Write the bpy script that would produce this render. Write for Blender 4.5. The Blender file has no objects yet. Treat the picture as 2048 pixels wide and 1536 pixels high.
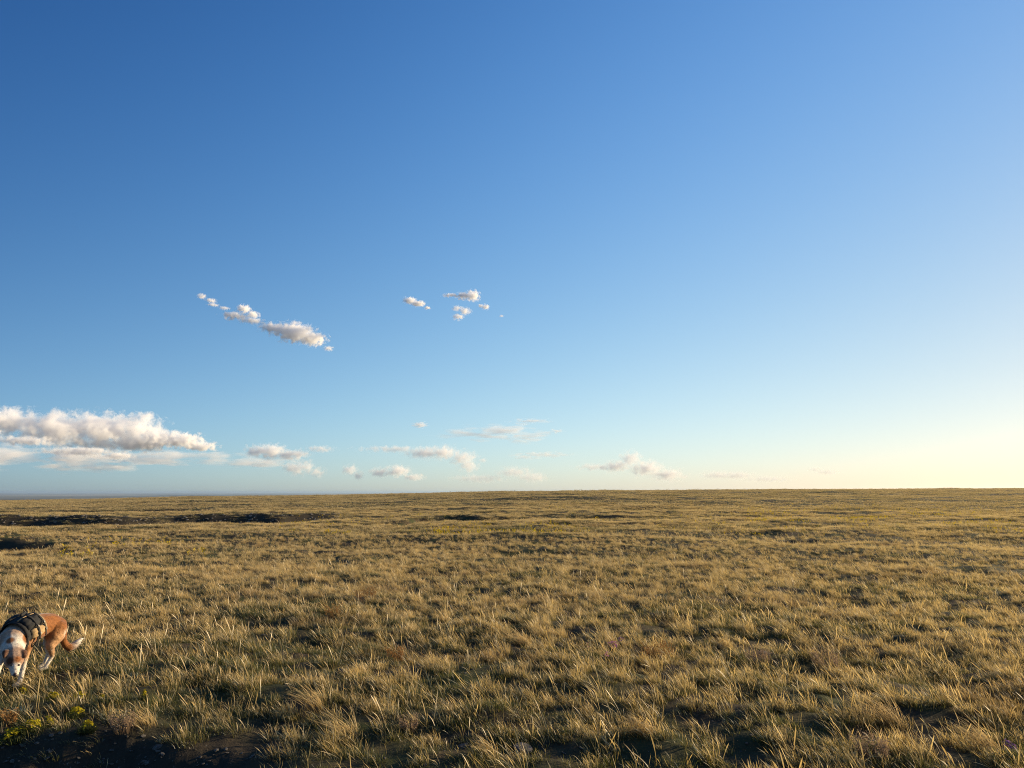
import bpy, bmesh, math, random
import numpy as np
from mathutils import Vector, Matrix, noise as mnoise

R_ = math.radians
S = bpy.context.scene
COL = S.collection

# ------------------------------------------------------------------ camera, sky, sun, exposure
FPX, PITCH, EYE = 1421.0, R_(8.64), 1.6          # focal length in photo pixels (2048 wide)
cam_d = bpy.data.cameras.new('camera')
cam_d.sensor_width = 36.0
cam_d.lens = 36.0 * FPX / 2048
cam_d.clip_start = 0.05
cam_d.clip_end = 250000
cam = bpy.data.objects.new('camera', cam_d)
cam.location = (0, 0, EYE)
cam.rotation_euler = (R_(90) + PITCH, 0, 0)
COL.objects.link(cam)
S.camera = cam

SUN_AZ, SUN_EL = 66.0, 13.0                      # degrees right of the view, degrees up
sun_dir = Vector((math.cos(R_(SUN_EL)) * math.sin(R_(SUN_AZ)), math.cos(R_(SUN_EL)) * math.cos(R_(SUN_AZ)), math.sin(R_(SUN_EL))))
sd = bpy.data.lights.new('sun', 'SUN')
sd.energy = 5.0
sd.angle = R_(0.5)
sd.color = (1.0, 0.77, 0.47)
so = bpy.data.objects.new('sun', sd)
so.rotation_euler = sun_dir.to_track_quat('Z', 'Y').to_euler()
so.location = (60, 20, 30)
COL.objects.link(so)

W = bpy.data.worlds.new('World')
S.world = W
W.use_nodes = True
wt = W.node_tree
wt.nodes.clear()
sky = wt.nodes.new('ShaderNodeTexSky')
sky.sky_type = 'NISHITA'
sky.sun_disc = False
sky.sun_elevation = R_(SUN_EL)
sky.sun_rotation = R_(SUN_AZ)
sky.altitude = 1500
sky.air_density = 1.0
sky.dust_density = 0.6
sky.ozone_density = 2.5
bg = wt.nodes.new('ShaderNodeBackground')
bg.inputs[1].default_value = 0.088
wo = wt.nodes.new('ShaderNodeOutputWorld')
# clear dry evening air: the blue deepens away from the sun and pales towards it, smooth over the whole dome
GAIN = ((0.019, 1.258, -1.194, -1.364, -1.129, 1.847, -0.656), (-0.144, 0.837, -1.219, 0.556, -1.762, 1.513, -0.268), (-0.363, 0.43, -1.148, 1.962, -2.288, 1.399, 0.35))
def _w(op, a, b=0.0, c=0.0):
    nd = wt.nodes.new('ShaderNodeMath'); nd.operation = op
    for i, v in enumerate((a, b, c)):
        if isinstance(v, bpy.types.NodeSocket): wt.links.new(v, nd.inputs[i])
        else: nd.inputs[i].default_value = v
    return nd.outputs[0]
_tc = wt.nodes.new('ShaderNodeTexCoord')
_dt = wt.nodes.new('ShaderNodeVectorMath'); _dt.operation = 'DOT_PRODUCT'
wt.links.new(_tc.outputs['Generated'], _dt.inputs[0]); _dt.inputs[1].default_value = sun_dir
_sx = wt.nodes.new('ShaderNodeSeparateXYZ'); wt.links.new(_tc.outputs['Generated'], _sx.inputs[0])
_c = _w('MAXIMUM', _dt.outputs['Value'], -0.25)
_z = _w('MINIMUM', _w('MAXIMUM', _sx.outputs[2], 0.0), 0.65)
_sc = wt.nodes.new('ShaderNodeSeparateColor'); wt.links.new(sky.outputs[0], _sc.inputs[0])
_cc = wt.nodes.new('ShaderNodeCombineColor')
for _i, _g in enumerate(GAIN):
    _e = _w('ADD', _w('MULTIPLY_ADD', _w('MULTIPLY_ADD', _c, _g[2], _g[1]), _c, _g[0]), _w('MULTIPLY_ADD', _w('EXPONENT', _w('MULTIPLY', _z, -12.0)), _g[6], _w('MULTIPLY', _z, _w('MULTIPLY_ADD', _z, _g[4], _w('MULTIPLY_ADD', _c, _g[5], _g[3])))))
    wt.links.new(_w('MULTIPLY', _sc.outputs[_i], _w('EXPONENT', _e)), _cc.inputs[_i])
wt.links.new(_cc.outputs[0], bg.inputs[0])
wt.links.new(bg.outputs[0], wo.inputs[0])

S.view_settings.view_transform = 'Standard'
S.view_settings.look = 'None'
EXPO = 1.0
S.view_settings.exposure = EXPO
S.view_settings.gamma = 1.0
S.view_settings.use_curve_mapping = False
S.render.engine = 'CYCLES'
S.cycles.use_denoising = True
S.cycles.denoiser = 'OPENIMAGEDENOISE'
S.cycles.denoising_input_passes = 'RGB_ALBEDO_NORMAL'
S.cycles.denoising_prefilter = 'NONE'
S.cycles.denoising_quality = 'HIGH'
S.cycles.max_bounces = 12
S.cycles.diffuse_bounces = 3
S.cycles.transmission_bounces = 3
S.cycles.volume_bounces = 12
S.cycles.volume_step_rate = 0.5
S.cycles.volume_max_steps = 256
S.cycles.use_adaptive_sampling = True
S.cycles.adaptive_threshold = 0.008
S.cycles.filter_width = 1.0

HAZE = 5.0e-5
# ------------------------------------------------------------------ helpers
def link(o, parent=None):
    COL.objects.link(o)
    if parent is not None:
        o.parent = parent
    return o

def tag(o, label=None, cat=None, group=None, kind=None):
    if label: o['label'] = label
    if cat: o['category'] = cat
    if group: o['group'] = group
    if kind: o['kind'] = kind
    return o

def empty(name, loc, rz=0.0):
    o = bpy.data.objects.new(name, None)
    o.location = loc
    o.rotation_euler = (0, 0, rz)
    o.empty_display_size = 0.1
    COL.objects.link(o)
    return o

def np_mesh(name, verts, faces, attrs=None, smooth=False, cattrs=None):
    """faces: (n,3)/(n,4) int array or list of such arrays"""
    me = bpy.data.meshes.new(name)
    if not isinstance(faces, list): faces = [faces]
    faces = [np.asarray(f, dtype=np.int32) for f in faces if len(f)]
    verts = np.asarray(verts, dtype=np.float32)
    me.vertices.add(len(verts))
    me.vertices.foreach_set('co', verts.ravel())
    loops = np.concatenate([f.ravel() for f in faces])
    sizes = np.concatenate([np.full(len(f), f.shape[1], dtype=np.int32) for f in faces])
    starts = np.concatenate([[0], np.cumsum(sizes)[:-1]]).astype(np.int32)
    me.loops.add(len(loops))
    me.loops.foreach_set('vertex_index', loops)
    me.polygons.add(len(sizes))
    me.polygons.foreach_set('loop_start', starts)
    me.polygons.foreach_set('loop_total', sizes)
    if smooth:
        me.polygons.foreach_set('use_smooth', np.ones(len(sizes), dtype=bool))
    me.update(calc_edges=True)
    for k, v in (attrs or {}).items():
        a = me.attributes.new(k, 'FLOAT', 'POINT')
        a.data.foreach_set('value', np.asarray(v, dtype=np.float32))
    for k, v in (cattrs or {}).items():
        a = me.color_attributes.new(k, 'FLOAT_COLOR', 'POINT')
        v = np.asarray(v, dtype=np.float32)
        v4 = np.ones((len(v), 4), dtype=np.float32); v4[:, :3] = v
        a.data.foreach_set('color', v4.ravel())
    return me

class NT:
    """small node-tree helper"""
    def __init__(self, tree): self.t = tree
    def n(self, typ, inputs=None, **props):
        nd = self.t.nodes.new(typ)
        for k, v in props.items(): setattr(nd, k, v)
        for k, v in (inputs or {}).items():
            sock = nd.inputs[k]
            if isinstance(v, bpy.types.NodeSocket): self.t.links.new(v, sock)
            else: sock.default_value = v
        return nd
    def math(self, op, a, b=0.0, c=0.0, clamp=False):
        nd = self.n('ShaderNodeMath', {0: a, 1: b, 2: c}, operation=op); nd.use_clamp = clamp
        return nd.outputs[0]
    def vmath(self, op, a, b=(0, 0, 0)):
        nd = self.n('ShaderNodeVectorMath', {0: a, 1: b}, operation=op)
        return nd.outputs['Value'] if op in ('LENGTH', 'DISTANCE', 'DOT_PRODUCT') else nd.outputs[0]
    def mix(self, f, a, b, blend='MIX'):
        nd = self.t.nodes.new('ShaderNodeMix'); nd.data_type = 'RGBA'; nd.blend_type = blend
        for i, v in ((0, f), (6, a), (7, b)):
            if isinstance(v, bpy.types.NodeSocket): self.t.links.new(v, nd.inputs[i])
            else: nd.inputs[i].default_value = v if i == 0 else (v[0], v[1], v[2], 1.0)
        return nd.outputs[2]
    def ramp(self, f, lo, hi, a=0.0, b=1.0):
        nd = self.n('ShaderNodeMapRange', {0: f, 1: lo, 2: hi, 3: a, 4: b}); nd.clamp = True
        return nd.outputs[0]
    def noise(self, vec, scale, detail=4, rough=0.55, dist=0.0):
        nd = self.n('ShaderNodeTexNoise', {'Vector': vec, 'Scale': scale, 'Detail': detail, 'Roughness': rough, 'Distortion': dist})
        return nd.outputs[0]
    def attr(self, name, typ='GEOMETRY', out='Fac'):
        nd = self.n('ShaderNodeAttribute', attribute_name=name, attribute_type=typ)
        return nd.outputs[out]

def new_mat(name):
    m = bpy.data.materials.new(name); m.use_nodes = True
    m.node_tree.nodes.clear()
    return m, NT(m.node_tree)

def simple_mat(name, col, rough=0.7, var=0.25, scale=30.0, bump=0.0, spec=0.3, col2=None, metal=0.0):
    m, t = new_mat(name)
    co = t.n('ShaderNodeTexCoord').outputs['Object']
    nz = t.noise(co, scale, 5)
    c2 = col2 or tuple(c * (1 - var) for c in col)
    c = t.mix(t.ramp(nz, 0.35, 0.65), c2, col)
    b = t.n('ShaderNodeBsdfPrincipled', {'Base Color': c, 'Roughness': rough, 'Specular IOR Level': spec, 'Metallic': metal})
    if bump:
        bn = t.n('ShaderNodeBump', {'Strength': bump, 'Distance': 0.01, 'Height': t.noise(co, scale * 4, 4)})
        t.t.links.new(bn.outputs[0], b.inputs['Normal'])
    t.n('ShaderNodeOutputMaterial', {0: b.outputs[0]})
    return m

# ---- numpy gradient noise
_rs = np.random.RandomState(7)
_perm = _rs.permutation(4096)
_ga = _rs.uniform(0, 2 * math.pi, 4096)
_gx, _gy = np.cos(_ga), np.sin(_ga)
def pn(x, y, seed=0):
    x = np.asarray(x, dtype=np.float64) + seed * 37.17; y = np.asarray(y, dtype=np.float64) + seed * 91.73
    xi = np.floor(x).astype(np.int64); yi = np.floor(y).astype(np.int64)
    fx, fy = x - xi, y - yi
    u = fx * fx * fx * (fx * (fx * 6 - 15) + 10); v = fy * fy * fy * (fy * (fy * 6 - 15) + 10)
    def g(ix, iy, dx, dy):
        h = _perm[(_perm[ix & 4095] + iy) & 4095]
        return _gx[h] * dx + _gy[h] * dy
    a = g(xi, yi, fx, fy); b = g(xi + 1, yi, fx - 1, fy)
    c = g(xi, yi + 1, fx, fy - 1); d = g(xi + 1, yi + 1, fx - 1, fy - 1)
    return 1.5 * ((a + u * (b - a)) * (1 - v) + (c + u * (d - c)) * v)
def fbm(x, y, seed=0, oct=4, gain=0.5):
    s, a, f = 0.0, 1.0, 1.0
    for o in range(oct):
        s = s + a * pn(x * f, y * f, seed + o * 5); a *= gain; f *= 2.03
    return s
def sstep(a, b, x):
    t = np.clip((x - a) / (b - a), 0, 1); return t * t * (3 - 2 * t)

# ------------------------------------------------------------------ terrain shape
def px_of(x, y): 
    return 1024 + 1437.0 * x / np.maximum(y, 0.05 * np.abs(x) + 1e-3)
def ang(py): return (np.asarray(py, dtype=np.float64) - 984.0) / 1454.0     # below the eye, radians
RIDGE_X = [-400, 0, 300, 650, 900, 1200, 1450, 2048, 2600]
RIDGE_Y = [1004, 1001, 996, 991, 986, 982, 980.5, 977, 976]
FC = math.cos(PITCH); FS = math.sin(PITCH)
def ground_r(py, h=0.0):                        # distance where the ground shows at photo row py
    a = math.atan((py - 768) / FPX) - PITCH
    return (EYE - h) / math.tan(a)

# little banks that face the viewer: (photo x knots, row of the foot, height, width of fade-in, hollow in front)
BANKS = [
    dict(x=[-300, 0, 200, 400, 560, 690, 720], foot=[1060, 1059, 1058, 1056, 1050, 1037, 1035], h=[.62, .66, .64, .80, .52, .14, 0.0], face=1.45, hollow=9.0, bare=.9),
    dict(x=[-300, 0, 90, 150, 260], foot=[1101, 1100, 1098, 1094, 1090], h=[.32, .30, .22, .10, 0.0], face=0.6, hollow=4.0, bare=.8),
    dict(x=[-300, 0, 150, 330, 420], foot=[1031, 1031, 1029, 1026, 1024], h=[.36, .40, .38, .22, 0.0], face=0.7, hollow=9.0, bare=.4),
    dict(x=[780, 840, 900, 960, 1040, 1180, 1300], foot=[1054, 1052, 1051, 1050, 1046, 1042, 1040], h=[0.0, .42, .50, .36, .22, .18, 0.0], face=0.9, hollow=5.0, bare=0.1),
    dict(x=[1280, 1340, 1400, 1480, 1540], foot=[997, 997, 996, 996, 996], h=[0, .5, .55, .5, 0], face=2.0, hollow=16.0, bare=0.2),
    dict(x=[930, 1010, 1080, 1140, 1200], foot=[1111, 1111, 1110, 1108, 1108], h=[0.0, .10, .14, .08, 0.0], face=0.35, hollow=1.6, bare=0.0),
    dict(x=[1480, 1560, 1640, 1720, 1800, 1900, 2000], foot=[1090, 1088, 1090, 1086, 1090, 1088, 1090], h=[0.0, .14, .16, .10, .16, .12, 0.0], face=0.5, hollow=3.0, bare=0.0),
]
def H(x, y, detail=True, want_bare=False):
    x = np.asarray(x, dtype=np.float64); y = np.asarray(y, dtype=np.float64)
    r = np.hypot(x, y) + 1e-6
    p = np.clip(px_of(x, np.where(y > 0, y, 1e-3)), -3000, 5000)
    p = np.where(y > 0, p, np.where(x < 0, -3000, 5000))
    Rr = 165.0 + 14 * np.sin(p / 260.0) + 8 * np.sin(p / 97.0)
    rf = np.where(y > 0, y, 0.5 * r)                      # forward distance
    Hr = EYE - Rr * ang(np.interp(p, RIDGE_X, RIDGE_Y))
    t = rf / Rr
    h = Hr * sstep(0.12, 1.05, t)
    # beyond the ridge the land falls away to a far plain
    over = np.maximum(rf - Rr * 1.0, 0)
    h = h - 62.0 * (1 - np.exp(-(over / 2200.0) ** 1.25 * 3.0))
    bare = np.zeros_like(r)
    for i, b in enumerate(BANKS):
        foot = np.interp(p, b['x'], b['foot']); hh = np.interp(p, b['x'], b['h'], left=b['h'][0] if i < 3 else 0, right=0)
        fr = (EYE + hh * 0.6) / np.tan(np.arctan((foot - 768) / FPX) - PITCH)
        wob = 0.020 * fr * fbm(x / (0.14 * fr), y * 0 + i * 3.1, 20 + i, 3, 0.45)
        d = rf - fr - wob
        k = np.where(d < 0, 1 - sstep(-b['hollow'], -0.1, d) * 1.0, 1.0)
        prof = np.where(d < 0, -sstep(-b['hollow'], -0.1, d) * 0.62, -0.62 + 1.0 * sstep(0, b['face'], d) - 0.38 * sstep(b['face'], b['face'] + b['hollow'] * 1.2, d))
        hh = hh * (1.0 + 0.30 * fbm(x / 4.0, y * 0 + i, 60 + i, 3)); h = h + hh * prof
        bare = np.maximum(bare, b['bare'] * sstep(0.05, 0.3, hh) * sstep(-0.5 * b['face'] - 0.1, 0.05, d) * (1 - sstep(b['face'] * 0.9, b['face'] * 1.3, d)))
    # worn hollow of a track edge at lower left of the picture, near the viewer
    edge = 4.90 + 0.10 * np.sin(x * 1.7) + 0.12 * fbm(x * 1.3, y * 0.3, 3, 3) + np.clip((x + 1.75) * -0.05, -0.2, .2)
    lf = 1 - sstep(-1.95, -1.25, x)
    lf2 = 1 - sstep(-1.6, 0.4, x)
    d = edge - rf
    h = h - lf * 0.32 * sstep(0.0, 0.55, d) + lf * sstep(0, .3, d) * (0.03 * fbm(x / 0.10, y / 0.10, 71, 3) + 0.02 * fbm(x / .3, y / .3, 73, 2)) - lf2 * 0.05 * sstep(0, 1.0, d)
    bare = np.maximum(bare, lf * sstep(-0.06, 0.12, d))
    if detail:
        near = 1 - sstep(60, 140, r)
        h = h + (0.060 * fbm(x / 2.2, y / 2.2, 1, 3) + 0.045 * fbm(x / 0.6, y / 0.6, 2, 2)) * near
        h = h + 0.016 * fbm(x / 0.21, y / 0.21, 4, 2) * (1 - sstep(12, 30, r))
        h = h + 0.17 * fbm(x / 12.0, y / 6.0, 6, 4, 0.55) * sstep(8, 30, r) * (1 - sstep(120, 170, r) * 0.6)
        h = h + 0.16 * fbm(x / 40.0, y / 12.0, 8, 3) * sstep(50, 90, r) * (1 - sstep(1500, 3000, r))
        h = h + 9.0 * fbm(x / 2500.0, y / 2500.0, 9, 3) * sstep(1500, 5000, r)
    if want_bare: return h, bare
    return h
def Hp(x, y): return float(H(np.array([x]), np.array([y]))[0])

def at_px(px, py, h=0.0):
    """ground point seen at a photo pixel"""
    yy = ground_r(py, h)
    for _ in range(3):
        dep = yy * FC + (h - EYE) * FS
        xx = (px - 1024) / FPX * dep
        h = Hp(xx, yy); yy = ground_r(py, h)
    return xx, yy, h

# ------------------------------------------------------------------ ground sheet
def build_ground():
    az = np.concatenate([np.arange(-60, 60.001, 0.16), np.arange(64, 300, 4.0)])
    az = np.radians(az); na = len(az)
    r = [0.3, 1.0, 1.8, 2.4]
    while r[-1] < 230: r.append(r[-1] * 1.0105)
    while r[-1] < 70000: r.append(r[-1] * 1.09)
    r = np.array(r); nr = len(r)
    A, Rr = np.meshgrid(az, r)
    X = Rr * np.sin(A); Y = Rr * np.cos(A)
    Z, bare = H(X, Y, True, True)
    v = np.stack([X, Y, Z], -1).reshape(-1, 3)
    i = np.arange(nr - 1)[:, None] * na; j = np.arange(na)[None, :]; j2 = (j + 1) % na
    f = np.stack([i + j, i + na + j, i + na + j2, i + j2], -1).reshape(-1, 4)[:, ::-1]
    v = np.vstack([v, [[0, 0, Hp(0.0, 0.01)]]])
    c = len(v) - 1
    cap = np.stack([np.full(na, c), np.arange(na), (np.arange(na) + 1) % na], -1)[:, ::-1]
    me = np_mesh('ground', v, [f, cap], {'bare': np.append(bare.ravel(), 0), 'worn': np.append(0.8 * ((1 - sstep(5.0, 5.6, Y)) * (1 - sstep(-2.1, -1.1, X))).ravel(), 0), 'far': np.append(sstep(260, 900, Rr).ravel(), 0)}, smooth=True)
    m, t = new_mat('ground')
    pos = t.n('ShaderNodeNewGeometry').outputs['Position']
    st = t.vmath('MULTIPLY', pos, (1, 1, 0))
    n1 = t.noise(st, 26, 6, 0.7); n2 = t.noise(st, 1.1, 5, 0.6); n3 = t.noise(t.vmath('MULTIPLY', pos, (0.05, 0.10, 0)), 1.0, 5, 0.6)
    n4 = t.noise(st, 7, 6, 0.75)
    soil = t.mix(t.ramp(n1, .35, .65), (0.018, 0.014, 0.010), (0.060, 0.046, 0.030))
    litter = t.mix(t.ramp(n4, .40, .62), soil, (0.085, 0.064, 0.034))
    green = t.mix(t.ramp(n2, .42, .62), litter, (0.045, 0.055, 0.020))
    # bare earth with pale stony flecks, darkened to paint in bank and hollow shade
    fleck = t.ramp(t.noise(st, 34, 4, 0.7), .62, .68)
    dark = t.mix(fleck, t.mix(n1, (0.014, 0.012, 0.009), (0.055, 0.046, 0.033)), (0.11, 0.105, 0.095))
    near = t.mix(t.math('MAXIMUM', t.attr('bare'), t.attr('worn')), green, dark)
    # far plain: patchwork of fields
    vor = t.n('ShaderNodeTexVoronoi', {'Vector': t.vmath('MULTIPLY', pos, (0.00022, 0.00055, 0)), 'Scale': 1.0}, feature='F1', distance='CHEBYCHEV')
    fields = t.mix(t.ramp(t.n('ShaderNodeSeparateColor', {0: vor.outputs['Color']}).outputs[0], 0.2, 0.8), (0.03, 0.035, 0.03), (0.40, 0.34, 0.22))
    fields = t.mix(t.ramp(t.noise(t.vmath('MULTIPLY', pos, (0.0003, 0.0009, 0)), 1.0, 4), .5, .62), fields, (0.035, 0.045, 0.04))
    col = t.mix(t.attr('far'), near, fields)
    bp = t.n('ShaderNodeBump', {'Strength': 0.7, 'Distance': 0.02, 'Height': t.math('ADD', n1, n4)})
    b = t.n('ShaderNodeBsdfPrincipled', {'Base Color': col, 'Roughness': 0.95, 'Specular IOR Level': 0.1, 'Normal': bp.outputs[0]})
    t.n('ShaderNodeOutputMaterial', {0: b.outputs[0]})
    me.materials.append(m)
    o = link(bpy.data.objects.new('ground', me))
    tag(o, 'rolling prairie ground with worn banks that falls away to a far plain', kind='structure')
build_ground()

# ------------------------------------------------------------------ grass
def grass_mat():
    m, t = new_mat('grass_blade')
    bt = t.attr('bt'); br = t.attr('br'); bk = t.attr('bk')
    dry = t.attr('dry', 'INSTANCER'); red = t.attr('red', 'INSTANCER'); rnd = t.attr('rnd', 'INSTANCER')
    f = t.math('ADD', t.math('MULTIPLY', bt, 0.55), t.math('MULTIPLY', br, 0.55))
    f = t.math('ADD', f, t.math('SUBTRACT', dry, 0.55))
    f = t.math('ADD', f, bk)
    f = t.ramp(f, 0.15, 0.75)
    green = t.mix(br, (0.036, 0.062, 0.016), (0.090, 0.108, 0.028))
    straw = t.mix(rnd, (0.50, 0.345, 0.12), (0.74, 0.555, 0.24))
    straw = t.mix(t.ramp(br, 0.75, 1.0), straw, (0.76, 0.62, 0.34))
    col = t.mix(f, green, straw)
    col = t.mix(t.math('MULTIPLY', red, 0.75), col, (0.24, 0.14, 0.07))
    base = t.mix(t.ramp(bt, 0.0, 0.6), (0.026, 0.024, 0.011), col)  # darker toward the foot: shade between blades put into the colour
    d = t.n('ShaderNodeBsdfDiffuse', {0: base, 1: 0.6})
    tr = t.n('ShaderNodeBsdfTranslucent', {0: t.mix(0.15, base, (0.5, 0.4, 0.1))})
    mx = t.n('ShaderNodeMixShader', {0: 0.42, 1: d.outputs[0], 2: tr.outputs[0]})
    gl = t.n('ShaderNodeBsdfGlossy', {0: (1, 1, 1, 1), 1: 0.45})
    mx2 = t.n('ShaderNodeMixShader', {0: 0.03, 1: mx.outputs[0], 2: gl.outputs[0]})
    t.n('ShaderNodeOutputMaterial', {0: mx2.outputs[0]})
    return m
GRASS = grass_mat()

def blades(rng, n, L=(0.12, 0.2), w=0.0016, spread=0.05, lean=0.35, bend=0.6, seg=4, wind=(-1, 0.0), fan=0.5, head=0.0, kink=0.0, bk=0.0, mound=0.0):
    """n curved tapered blades from a rooted tuft -> verts, quads, tris, attributes"""
    V, Q, T, BT, BR, BK = [], [], [], [], [], []
    wind = np.array([wind[0], wind[1]]) / np.hypot(*wind)
    for i in range(n):
        a = rng.uniform(0, 2 * math.pi); rr = spread * math.sqrt(rng.uniform())
        bx, by = rr * math.cos(a), rr * math.sin(a)
        l = rng.uniform(*L)
        out = np.array([math.cos(a), math.sin(a)]) * fan * (rr / max(spread, 1e-6)) * rng.uniform(0.3, 1.2)
        jit = rng.normal(0, 0.21, 2)
        d0 = wind * lean * rng.uniform(0.3, 1.3) + out + jit
        bd = wind * bend * rng.uniform(0.2, 1.5) + jit * 0.5 + out * 0.4
        kk = seg if rng.uniform() > kink else seg + 1
        bent = kk > seg
        faz = rng.uniform(0, math.pi); side = np.array([math.cos(faz), math.sin(faz), 0.0])
        br = rng.uniform(); bw = w * rng.uniform(0.7, 1.4)
        p = np.array([bx, by, -0.015 + mound * (1 - (rr / max(spread, 1e-6)) ** 2)]); n0 = len(V)
        hd = rng.uniform() < head
        for s in range(kk):
            t = s / kk
            wd = bw * (1 - 0.55 * t)
            if hd and t > 0.6: wd = bw * 1.6
            V.append(p - side * wd); V.append(p + side * wd); BT += [t, t]; BR += [br, br]
            dr = np.array([d0[0] + bd[0] * t * 1.3, d0[1] + bd[1] * t * 1.3, 1.0 - 0.35 * t * bend])
            if bent and t > 0.55: dr = np.array([d0[0] * 1.5 + wind[0] * 1.2, d0[1] * 1.5 + jit[1] * 2, -0.15])
            dr /= np.linalg.norm(dr)
            p = p + dr * l / kk
            if s < kk - 1: Q.append([n0 + 2 * s, n0 + 2 * s + 1, n0 + 2 * s + 3, n0 + 2 * s + 2])
        V.append(p); BT.append(1.0); BR.append(br)
        T.append([n0 + 2 * kk - 2, n0 + 2 * kk - 1, n0 + 2 * kk])
        BK += [bk + (0.5 if hd else 0.0)] * (2 * kk + 1)
    return V, Q, T, BT, BR, BK

def merge(parts):
    V, Q, T, BT, BR, BK = [], [], [], [], [], []
    for v, q, tt, a, b, c in parts:
        o = len(V)
        V += list(v); Q += [[k + o for k in f] for f in q]; T += [[k + o for k in f] for f in tt]
        BT += a; BR += b; BK += c
    return V, Q, T, BT, BR, BK

def tuft_obj(name, data, mat=GRASS):
    V, Q, T, BT, BR, BK = data
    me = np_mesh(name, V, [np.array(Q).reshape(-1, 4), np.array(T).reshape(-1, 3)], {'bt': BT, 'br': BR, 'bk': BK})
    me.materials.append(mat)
    return bpy.data.objects.new(name, me)

rng = np.random.RandomState(11)
src = bpy.data.collections.new('grass_tufts')      # not in the scene: source shapes only
tufts = []
def add_t(name, data):
    o = tuft_obj('%s' % name, data); tufts.append(o); return len(tufts) - 1
KN = {}
for nm, fn in {
    'a_straw': lambda: merge([blades(rng, 34, (0.05, 0.135), 0.0017, 0.040, 0.34, 0.5, 4, head=0.15, kink=0.10, bk=0.24, fan=0.45, mound=0.012),
                              blades(rng, 30, (0.03, 0.065), 0.0016, 0.06, 0.2, 0.5, 3, bk=-0.15, fan=0.9)]),
    'b_green': lambda: merge([blades(rng, 60, (0.025, 0.07), 0.0017, 0.08, 0.25, 0.6, 3, bk=-0.38, fan=0.8, kink=0.05, mound=0.012),
                              blades(rng, 3, (0.09, 0.16), 0.0017, 0.06, 0.5, 0.6, 5, bk=0.4, head=0.4, kink=0.15)]),
    'c_mixed': lambda: merge([blades(rng, 42, (0.03, 0.075), 0.0016, 0.08, 0.35, 0.6, 3, bk=-0.15, fan=0.6, kink=0.08),
                              blades(rng, 6, (0.08, 0.16), 0.0017, 0.06, 0.5, 0.6, 4, bk=0.36, head=0.4, kink=0.18)]),
    'd_stalks': lambda: merge([blades(rng, 5, (0.13, 0.25), 0.0020, 0.06, 0.50, 0.8, 6, bk=0.42, head=0.6, kink=0.2, fan=0.25),
                               blades(rng, 18, (0.03, 0.07), 0.0016, 0.06, 0.3, 0.6, 3, bk=-0.28, fan=0.8)]),
    'e_thatch': lambda: merge([blades(rng, 20, (0.05, 0.12), 0.0016, 0.08, 0.8, 1.3, 4, bk=0.1, fan=1.5, kink=0.35)]),
}.items():
    KN[nm[0]] = [add_t('tuft_' + nm, fn()) for _ in range(5)]
# wider patches for the middle and far distance
def patch(size, n_clump, per, w, seg, Ls=1.0):
    parts = []
    for c in range(n_clump):
        cx, cy = rng.uniform(-size / 2, size / 2, 2)
        k = rng.uniform()
        bk = 0.2 if k < 0.45 else (-0.35 if k < 0.78 else -0.05)
        L = (0.06 * Ls, 0.16 * Ls) if bk > 0 else (0.04 * Ls, 0.10 * Ls)
        v, q, t, a, b, cc = blades(rng, per, L, w, 0.07 * (1 + size * .25), 0.38, 0.55, seg, bk=bk, fan=0.5, head=0.1)
        v = [p + np.array([cx, cy, 0]) for p in v]
        parts.append((v, q, t, a, b, cc))
    return merge(parts)
KN['m'] = [add_t('patch_middle', patch(0.8, 15, 16, 0.0024, 3)) for _ in range(5)]
KN['f'] = [add_t('patch_far', patch(2.4, 42, 9, 0.006, 2, 1.05)) for _ in range(5)]
# Collection Info lists children by name: rename so that order is known
for i, o in enumerate(tufts):
    o.name = 'tuft_%03d' % i
    src.objects.link(o)

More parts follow.
